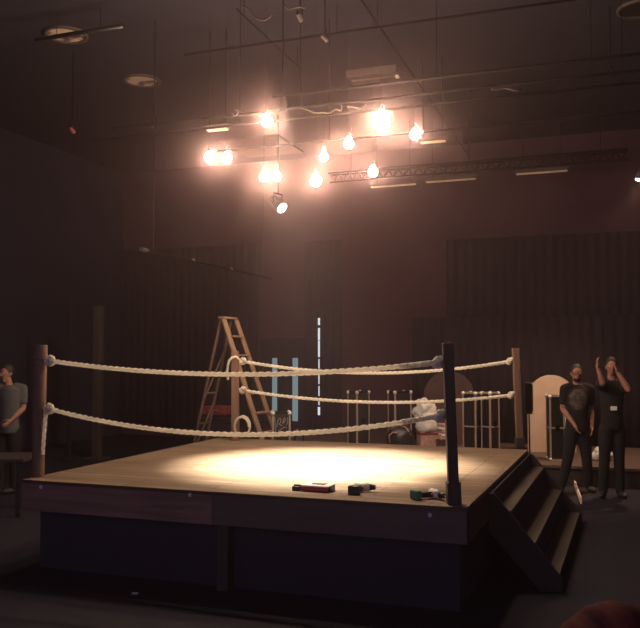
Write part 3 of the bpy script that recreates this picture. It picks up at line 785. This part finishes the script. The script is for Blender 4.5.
# spot fixture facing the ring
def spot_fixture(label, pos, target, lens_m, lr, zto=ZC):
    o = thing('spotlight', label, 'light', pos, 0)
    d = (target - pos).normalized()
    MB().cyl(-d * .28, d * .03, lr * .8, lr * 1.15, 24).build('can', 'black', o, smooth=False)
    MB().cyl(d * .03, d * .045, lr * .98, lr * .98, 28).build('lens', lens_m, o)
    sd = d.cross(Z).normalized()
    MB().tube([sd * lr * 1.3 - d * .1, sd * lr * 1.3 - d * .1 + Z * .2, -sd * lr * 1.3 - d * .1 + Z * .2, -sd * lr * 1.3 - d * .1], .012, 6).build('yoke', 'steel', o)
    MB().cyl(-d * .1 + Z * .2, (-d.x * .1, -d.y * .1, zto - pos.z), .012, .012, 8).build('hanger_rod', 'steel', o)
spot_fixture('small lit spotlight below the bulbs, aimed down to the right', SPOT_POS, SPOT_TGT, 'lens', .10)
spot_fixture('lit spotlight cut off by the right edge of the view', SIDE_POS, SIDE_TGT, 'lens_side', .075)

dl = thing('downlight', 'small black downlight can hanging amid the bulbs over the ring centre', 'lamp', DOWN_POS + Vector((0, 0, .04)), 0)  # housing for the added pool lamp
b = MB(); nn = 24; prof = [(.03, .10), (.045, .02), (.048, -.06), (.044, -.06), (.043, .02), (.03, .03)]
rows = [[b.bm.verts.new((q * math.cos(2 * PI * k / nn), q * math.sin(2 * PI * k / nn), z_ + .02)) for k in range(nn)] for q, z_ in prof]
for i in range(len(prof) - 1):
    for k in range(nn): b.bm.faces.new((rows[i][k], rows[i][(k + 1) % nn], rows[i + 1][(k + 1) % nn], rows[i + 1][k]))
b.bm.faces.new(rows[0]); b.build('can', 'black', dl, smooth=False)
MB().cyl((0, 0, .12), (0, 0, ZC - DOWN_POS.z - .04), .008, .008, 6).build('hanger_rod', 'steel', dl)
# bulbs
def make_bulb(label, px, py, v_or_D, r_, k):
    p = at(px, py, D=v_or_D)
    o = thing('hanging_bulb', label, 'light bulb', p, 0, 'bare bulbs hanging over the ring')
    prof = [(-1.0, .0), (-.93, .37), (-.75, .66), (-.45, .89), (0, 1.0), (.4, .92), (.75, .70), (1.05, .47), (1.3, .34), (1.5, .30)]
    b = MB(); b.loft([(0, 0, z_ * r_, max(q, .02) * r_, max(q, .02) * r_) for z_, q in prof], 16); b.build('glass_globe', 'bulb', o, smooth=True)
    MB().cyl((0, 0, r_ * 1.46), (0, 0, r_ * 1.46 + .055), .021, .017, 14).build('socket', 'black', o)
    zc_ = (ZP if v_or_D < 99 else ZP)
    MB().cyl((0, 0, r_ * 1.46 + .05), (0, 0, ZC - p.z), .0016, .0016, 6).build('cord', 'black', o)
    return o
BL = [(209, 158, 10.6, .056, 'leftmost hanging bulb, left of a close pair'), (227.3, 158, 10.5, .056, 'second hanging bulb from the left'),
      (267, 121.5, 9.6, .064, 'highest bulb in the left half, hanging alone'), (264, 177, 9.9, .052, 'left bulb of the touching pair in the lower centre'),
      (276.5, 176.5, 9.8, .054, 'right bulb of the touching pair in the lower centre'), (316, 181, 8.6, .058, 'lowest bulb, near the middle of the cluster'),
      (324, 157, 9.0, .046, 'bulb just above and right of the lowest bulb'), (348.8, 144, 9.3, .055, 'bulb between the lowest bulb and the big bright bulb'),
      (373, 172, 9.2, .052, 'low bulb under the big bright bulb'), (382, 122, 8.0, .082, 'biggest and brightest bulb, upper right of the cluster'),
      (414.8, 135, 8.7, .050, 'rightmost hanging bulb of the cluster over the ring')]
for k, (px, py, D, r_, lb) in enumerate(BL): make_bulb(lb, px, py, D, r_ * .98, k)

# ------------------------------------------------------------------ people
def hand(b, wr, d, up, side, curl=.5, sc=1):
    """fingers along d from the wrist; up = back of the hand; side = thumb side"""
    d = d.normalized(); side = (side - d * side.dot(d)).normalized(); up = d.cross(side).normalized() * (1 if d.cross(side).dot(up) > 0 else -1)
    rot = Matrix((side, d, up)).transposed()
    b.ball(wr + d * .045 * sc, .046 * sc, 3, (.88, 1.05, .36), rot)
    b.cyl(wr - d * .01, wr + d * .03 * sc, .026, .030, 12)
    for i, (o_, L_) in enumerate(((.028, .070), (.0095, .080), (-.0095, .074), (-.028, .058))):
        r0 = .0092; p0 = wr + d * .07 * sc + side * o_ * sc
        d1 = (d - up * curl * .5 + side * o_ * 2.5).normalized(); p1 = p0 + d1 * L_ * .5 * sc
        d2 = (d - up * curl * 1.3 + side * o_ * 1.5).normalized(); p2 = p1 + d2 * L_ * .5 * sc
        b.limb([p0, p1, p2], [r0 * 1.05, r0, r0 * .85], 8)
    t0 = wr + d * .02 * sc + side * .028 * sc; t1 = t0 + (d * .6 + side * .8).normalized() * .038 * sc; t2 = t1 + (d * .95 + side * .2 - up * .3).normalized() * .03 * sc
    b.limb([t0, t1, t2], [.013, .0115, .0095], 8)
def person(label, base, J, face=(0, -1, 0), tee='tee_black', hair='hair', glasses=False, print_=False, badge=False, beard=False, long_hair=False, hand_dirs=None, lo_q=False):
    root = thing('person', label, 'person', base, 0)
    f = Vector(face).normalized(); sd = Vector((-f.y, f.x, 0)).normalized()     # sd: person's left... used as side axis
    hd = J['head']; nk = J['neck']; pv = J['pelvis']; sl, sr = J['sh'][0], J['sh'][1]
    ang = math.atan2(f.y, f.x) + PI / 2
    RM = Matrix.Rotation(ang, 3, 'Z')
    def torso(b, g=0.0, z0=None, z1=None):
        # lofted in the local frame of the person's facing
        secs = []
        shw = (sl - sr).length / 2
        zs = [(pv.z - .06, shw * .80, .115), (pv.z + .02, shw * .84, .12), (pv.z + .16, shw * .76, .105), (pv.z + .33, shw * .84, .115), (pv.z + .47, shw * .93, .115), (sl.z - .01, shw * .92, .09), (nk.z - .01, shw * .40, .06)]
        tot = [(z_, a_ + g, c_ + g) for z_, a_, c_ in zs if (z0 is None or z_ >= z0)]
        for z_, a_, c_ in tot:
            t = (z_ - pv.z) / (nk.z - pv.z); c = pv.lerp(nk, t); secs.append((0, 0, z_, a_, c_, c))
        rows = []
        n = 28
        for (x, y, z_, rx_, ry_, c) in secs:
            rows.append([b.bm.verts.new(Vector((c.x, c.y, z_)) + RM @ Vector((rx_ * math.cos(2 * PI * k / n), ry_ * math.sin(2 * PI * k / n), 0))) for k in range(n)])
        for a_, c_ in zip(rows, rows[1:]):
            for k in range(n): b.bm.faces.new((a_[k], a_[(k + 1) % n], c_[(k + 1) % n], c_[k]))
        b.bm.faces.new(rows[0][::-1]); b.bm.faces.new(rows[-1])
    # body
    b = MB(); torso(b)
    b.limb([nk - Z * .03, hd - Z * .06], [.062, .056], 16)
    rot = RM
    b.ball(hd + Z * .022, .103, 3, (.78, .95, 1.0), rot); b.ball(hd - Z * .045 + f * .018, .07, 3, (.84, .95, 1.0), rot); b.ball(hd - Z * .095 + f * .055, .03, 2, (1.1, .9, .8), rot)
    b.cyl(hd + f * .085 + Z * .018, hd + f * .118 - Z * .028, .009, .016, 10); b.ball(hd + f * .108 - Z * .028, .015, 2, (1.2, 1, .8), rot)
    b.ball(hd + f * .082 + Z * .034, .022, 2, (2.2, .6, .5), rot)
    for s_ in (-1, 1): b.ball(hd + sd * s_ * .080 - f * .005, .028, 2, (.35, .7, 1.1), rot)
    for i, (shd, el, wr) in enumerate(((J['sh'][0], J['el'][0], J['wr'][0]), (J['sh'][1], J['el'][1], J['wr'][1]))):
        b.limb([shd, shd.lerp(el, .5), el, el.lerp(wr, .35), wr], [.058, .049, .041, .043, .027], 14)
        hdv = (hand_dirs[i] if hand_dirs else (wr - el)).normalized()
        sv = f if abs(hdv.dot(f)) < .8 else Z
        hand(b, wr, hdv, (shd - pv) - Z * (shd - pv).z, sv)
    for i in (0, 1):
        hip, kn, an = J['hip'][i], J['kn'][i], J['an'][i]
        b.limb([hip, hip.lerp(kn, .5), kn, kn.lerp(an, .3), an], [.088, .075, .056, .056, .038], 14)
    body = remesh(b.build('body', 'skin', root), .0085 if not lo_q else .012, 3)
    # eyes, mouth
    for s_ in (-1, 1): MB().ball(hd + sd * s_ * .033 + f * .085 + Z * .008, .0125, 2).build('eye', 'eye', root, smooth=True)
    MB().ball(hd + f * .088 - Z * .064, .022, 2, (1, .35, .28), rot).build('mouth', 'lip', root, smooth=True)
    # hair
    b = MB(); b.ball(hd + Z * .036 - f * .016, .109, 3, (.80, .95, 1.0), rot)
    if long_hair:
        b.ball(hd - Z * .05 - f * .05, .10, 3, (.9, .6, 1.3), rot); b.ball(hd - Z * .16 - f * .05, .09, 3, (1.0, .55, 1.3), rot)
    ho = b.build('hair', hair, root)
    # cut the face side away
    bm = bmesh.new(); bm.from_mesh(ho.data)
    pl = hd + f * (.055) + Z * .05
    geom = bm.verts[:] + bm.edges[:] + bm.faces[:]
    nrm = (f * .75 - Z * .66).normalized()
    if not long_hair:
        bmesh.ops.bisect_plane(bm, geom=geom, plane_co=hd + f * .058 + Z * .04, plane_no=nrm, clear_outer=True)
    else:
        bmesh.ops.bisect_plane(bm, geom=geom, plane_co=hd + f * .06 + Z * .03, plane_no=f, clear_outer=True)
    es = [e for e in bm.edges if e.is_boundary]
    if es: bmesh.ops.holes_fill(bm, edges=es)
    bm.to_mesh(ho.data); bm.free()
    for p_ in ho.data.polygons: p_.use_smooth = True
    if beard:
        MB().ball(hd - Z * .088 + f * .042, .058, 3, (.95, .85, .62), rot).build('beard', hair, root, smooth=True)
    if glasses:
        b = MB()
        for s_ in (-1, 1):
            c = hd + sd * s_ * .034 + f * .112 + Z * .008
            b.tube([c + sd * .029 * math.cos(a) + Z * .021 * math.sin(a) for a in [2 * PI * k / 16 for k in range(16)]], .0045, 6, closed=True)
            b.bar(c + sd * s_ * .029, hd + sd * s_ * .080 + Z * .01, .005, .005)
        b.bar(hd + f * .115 + Z * .01 - sd * .006, hd + f * .115 + Z * .01 + sd * .006, .005, .005)
        b.build('glasses', 'glassframe', root)
    # shirt
    b = MB(); torso(b, .016)
    for i in (0, 1):
        shd, el = J['sh'][i], J['el'][i]
        b.limb([shd.lerp(nk, .45), shd, shd.lerp(el, .62)], [.066, .074, .067], 16)
    tee_o = remesh(b.build('tshirt', tee, root), .013, 3)
    # trousers
    b = MB()
    for i in (0, 1):
        hip, kn, an = J['hip'][i], J['kn'][i], J['an'][i]
        b.limb([hip, hip.lerp(kn, .5), kn, kn.lerp(an, .35), an - Z * .0], [.102, .093, .076, .072, .062], 16)
    b.ball(pv - Z * .01, .13, 3, (1.18, .95, .8), rot)
    remesh(b.build('trousers', 'jeans', root), .014, 3)
    for i in (0, 1):
        an = J['an'][i]; ff = (f + sd * (.3 if i else -.3) * (1 if i == 0 else 1)).normalized()
        b = MB(); b.ball(Vector((an.x, an.y, base.z * 0 + .045)) + ff * .06, .06, 3, (.75, 2.2, .75), Matrix.Rotation(math.atan2(ff.y, ff.x) + PI / 2, 3, 'Z'))
        b.cyl(Vector((an.x, an.y, .03)), Vector((an.x, an.y, .12)), .05, .045, 14)
        o = b.build('shoe', 'shoe', root)
        for v in o.data.vertices: v.co.z = max(v.co.z, .002)
        remesh(o, .012, 2)
    if print_:
        b = MB(); c = pv.lerp(nk, .66)
        # curved print patch wrapping the chest
        nU, nV = 14, 14; rows = []
        shw = (sl - sr).length / 2 * .93 + .020
        for i in range(nU + 1):
            row = []
            for j in range(nV + 1):
                a = -PI / 2 + (i / nU - .5) * 1.5; z_ = (j / nV - .5) * .30
                row.append(b.bm.verts.new(Vector((c.x, c.y, c.z + z_)) + RM @ Vector((shw * math.cos(a), .138 * math.sin(a), 0))))
            rows.append(row)
        for i in range(nU):
            for j in range(nV):
                if math.hypot((i + .5) / nU - .5, (j + .5) / nV - .5) < .5: b.bm.faces.new((rows[i][j], rows[i + 1][j], rows[i + 1][j + 1], rows[i][j + 1]))
        for v in [v for v in b.bm.verts if not v.link_faces]: b.bm.verts.remove(v)
        o = b.build('shirt_print', 'print', root, smooth=True)
        sw = o.modifiers.new('sw', 'SHRINKWRAP'); sw.target = tee_o; sw.offset = .003
        sw.wrap_method = 'PROJECT'; sw.use_negative_direction = True; sw.use_positive_direction = True; sw.use_project_y = True
    if badge:
        c = pv.lerp(nk, .38)
        MB().box(c + f * .145 + sd * .0, (.085, .012, .055), rot).build('badge', 'paper', root)
    for o in root.children: pass
    for o in list(root.children): o.location = -base
    return root
def JJ(D):
    return lambda px, py, dd=0: Vector(at(px, py, D=D)) + Vector((0, dd, 0))
D1 = 11.75; j = JJ(D1)
base1 = Vector((at(578, 489, D=D1).x, D1, 0))
def anz(p): p.z = .09; return p
P1 = dict(head=j(576, 373.5, -.02), neck=j(577, 384), pelvis=j(577, 428), sh=(j(564.8, 389), j(589.5, 389)), el=(j(563.5, 409, .04), j(592.5, 410, .06)),
          wr=(j(571.5, 424.5, -.16), j(591, 427, -.04)), hip=(j(571, 431), j(583.5, 431)), kn=(j(567.5, 457, -.03), j(586, 458, -.03)), an=(anz(j(561.5, 484, 0)), anz(j(589, 486, .0))))
person('standing man in glasses and black printed T-shirt, right of the stairs', base1, P1, face=(-.12, -1, 0), glasses=True, print_=True, beard=True,
       hand_dirs=(Vector((.35, -.25, -1)), Vector((-.1, -.15, -1))))
D2 = 11.3; j = JJ(D2)
base2 = Vector((at(611, 493, D=D2).x, D2, 0))
P2 = dict(head=j(611.5, 367), neck=j(612, 379.5), pelvis=j(612, 425), sh=(j(600.5, 385), j(624, 386)), el=(j(596.5, 382, -.26), j(621, 389, -.27)),
          wr=(j(590.5, 367.5, -.30), j(612.5, 372, -.19)), hip=(j(606, 429), j(618, 429)), kn=(j(604.5, 457), j(619, 457)), an=(anz(j(603, 486)), anz(j(620, 486))))
person('standing man in black beside the man in glasses, one hand raised, one at his face', base2, P2, face=(-.2, -1, 0), badge=True,
       hand_dirs=(Vector((-.15, 0, 1)), Vector((-.35, .1, .95))))
D3 = 11.6; j = JJ(D3)
b3 = at(8, 440, D=D3); base3 = Vector((b3.x, D3, 0))
def L3(x, y, z): return base3 + Vector((x, y, z))
P3 = dict(head=L3(-.03, -.02, 1.71), neck=L3(0, 0, 1.56), pelvis=L3(0, 0, .92), sh=(L3(.19, .02, 1.49), L3(-.19, -.02, 1.49)), el=(L3(.21, 0, 1.21), L3(-.25, -.1, 1.2)),
          wr=(L3(.10, -.18, 1.05), L3(-.2, -.3, 1.05)), hip=(L3(.09, 0, .9), L3(-.09, 0, .9)), kn=(L3(.1, 0, .49), L3(-.1, 0, .49)), an=(L3(.1, 0, .09), L3(-.1, 0, .09)))
person('person in a pale grey T-shirt at the left edge, behind the dark table', base3, P3, face=(-.45, -1, 0), tee='tee_grey')
base4 = Vector((.315, .86, 0))
def L4(x, y, z): return base4 + Vector((x, y, z))
P4 = dict(head=L4(0, 0, 1.578), neck=L4(0, 0, 1.40), pelvis=L4(0, 0, .86), sh=(L4(-.17, 0, 1.34), L4(.17, 0, 1.34)), el=(L4(-.22, .0, 1.07), L4(.22, .0, 1.07)),
          wr=(L4(-.20, .12, .86), L4(.20, .12, .86)), hip=(L4(-.08, 0, .84), L4(.08, 0, .84)), kn=(L4(-.09, 0, .45), L4(.09, 0, .45)), an=(L4(-.09, 0, .09), L4(.09, 0, .09)))
person('person with reddish brown hair seen from behind at the bottom right corner', base4, P4, face=(.1, 1, 0), hair='hair_red', long_hair=True, lo_q=True)
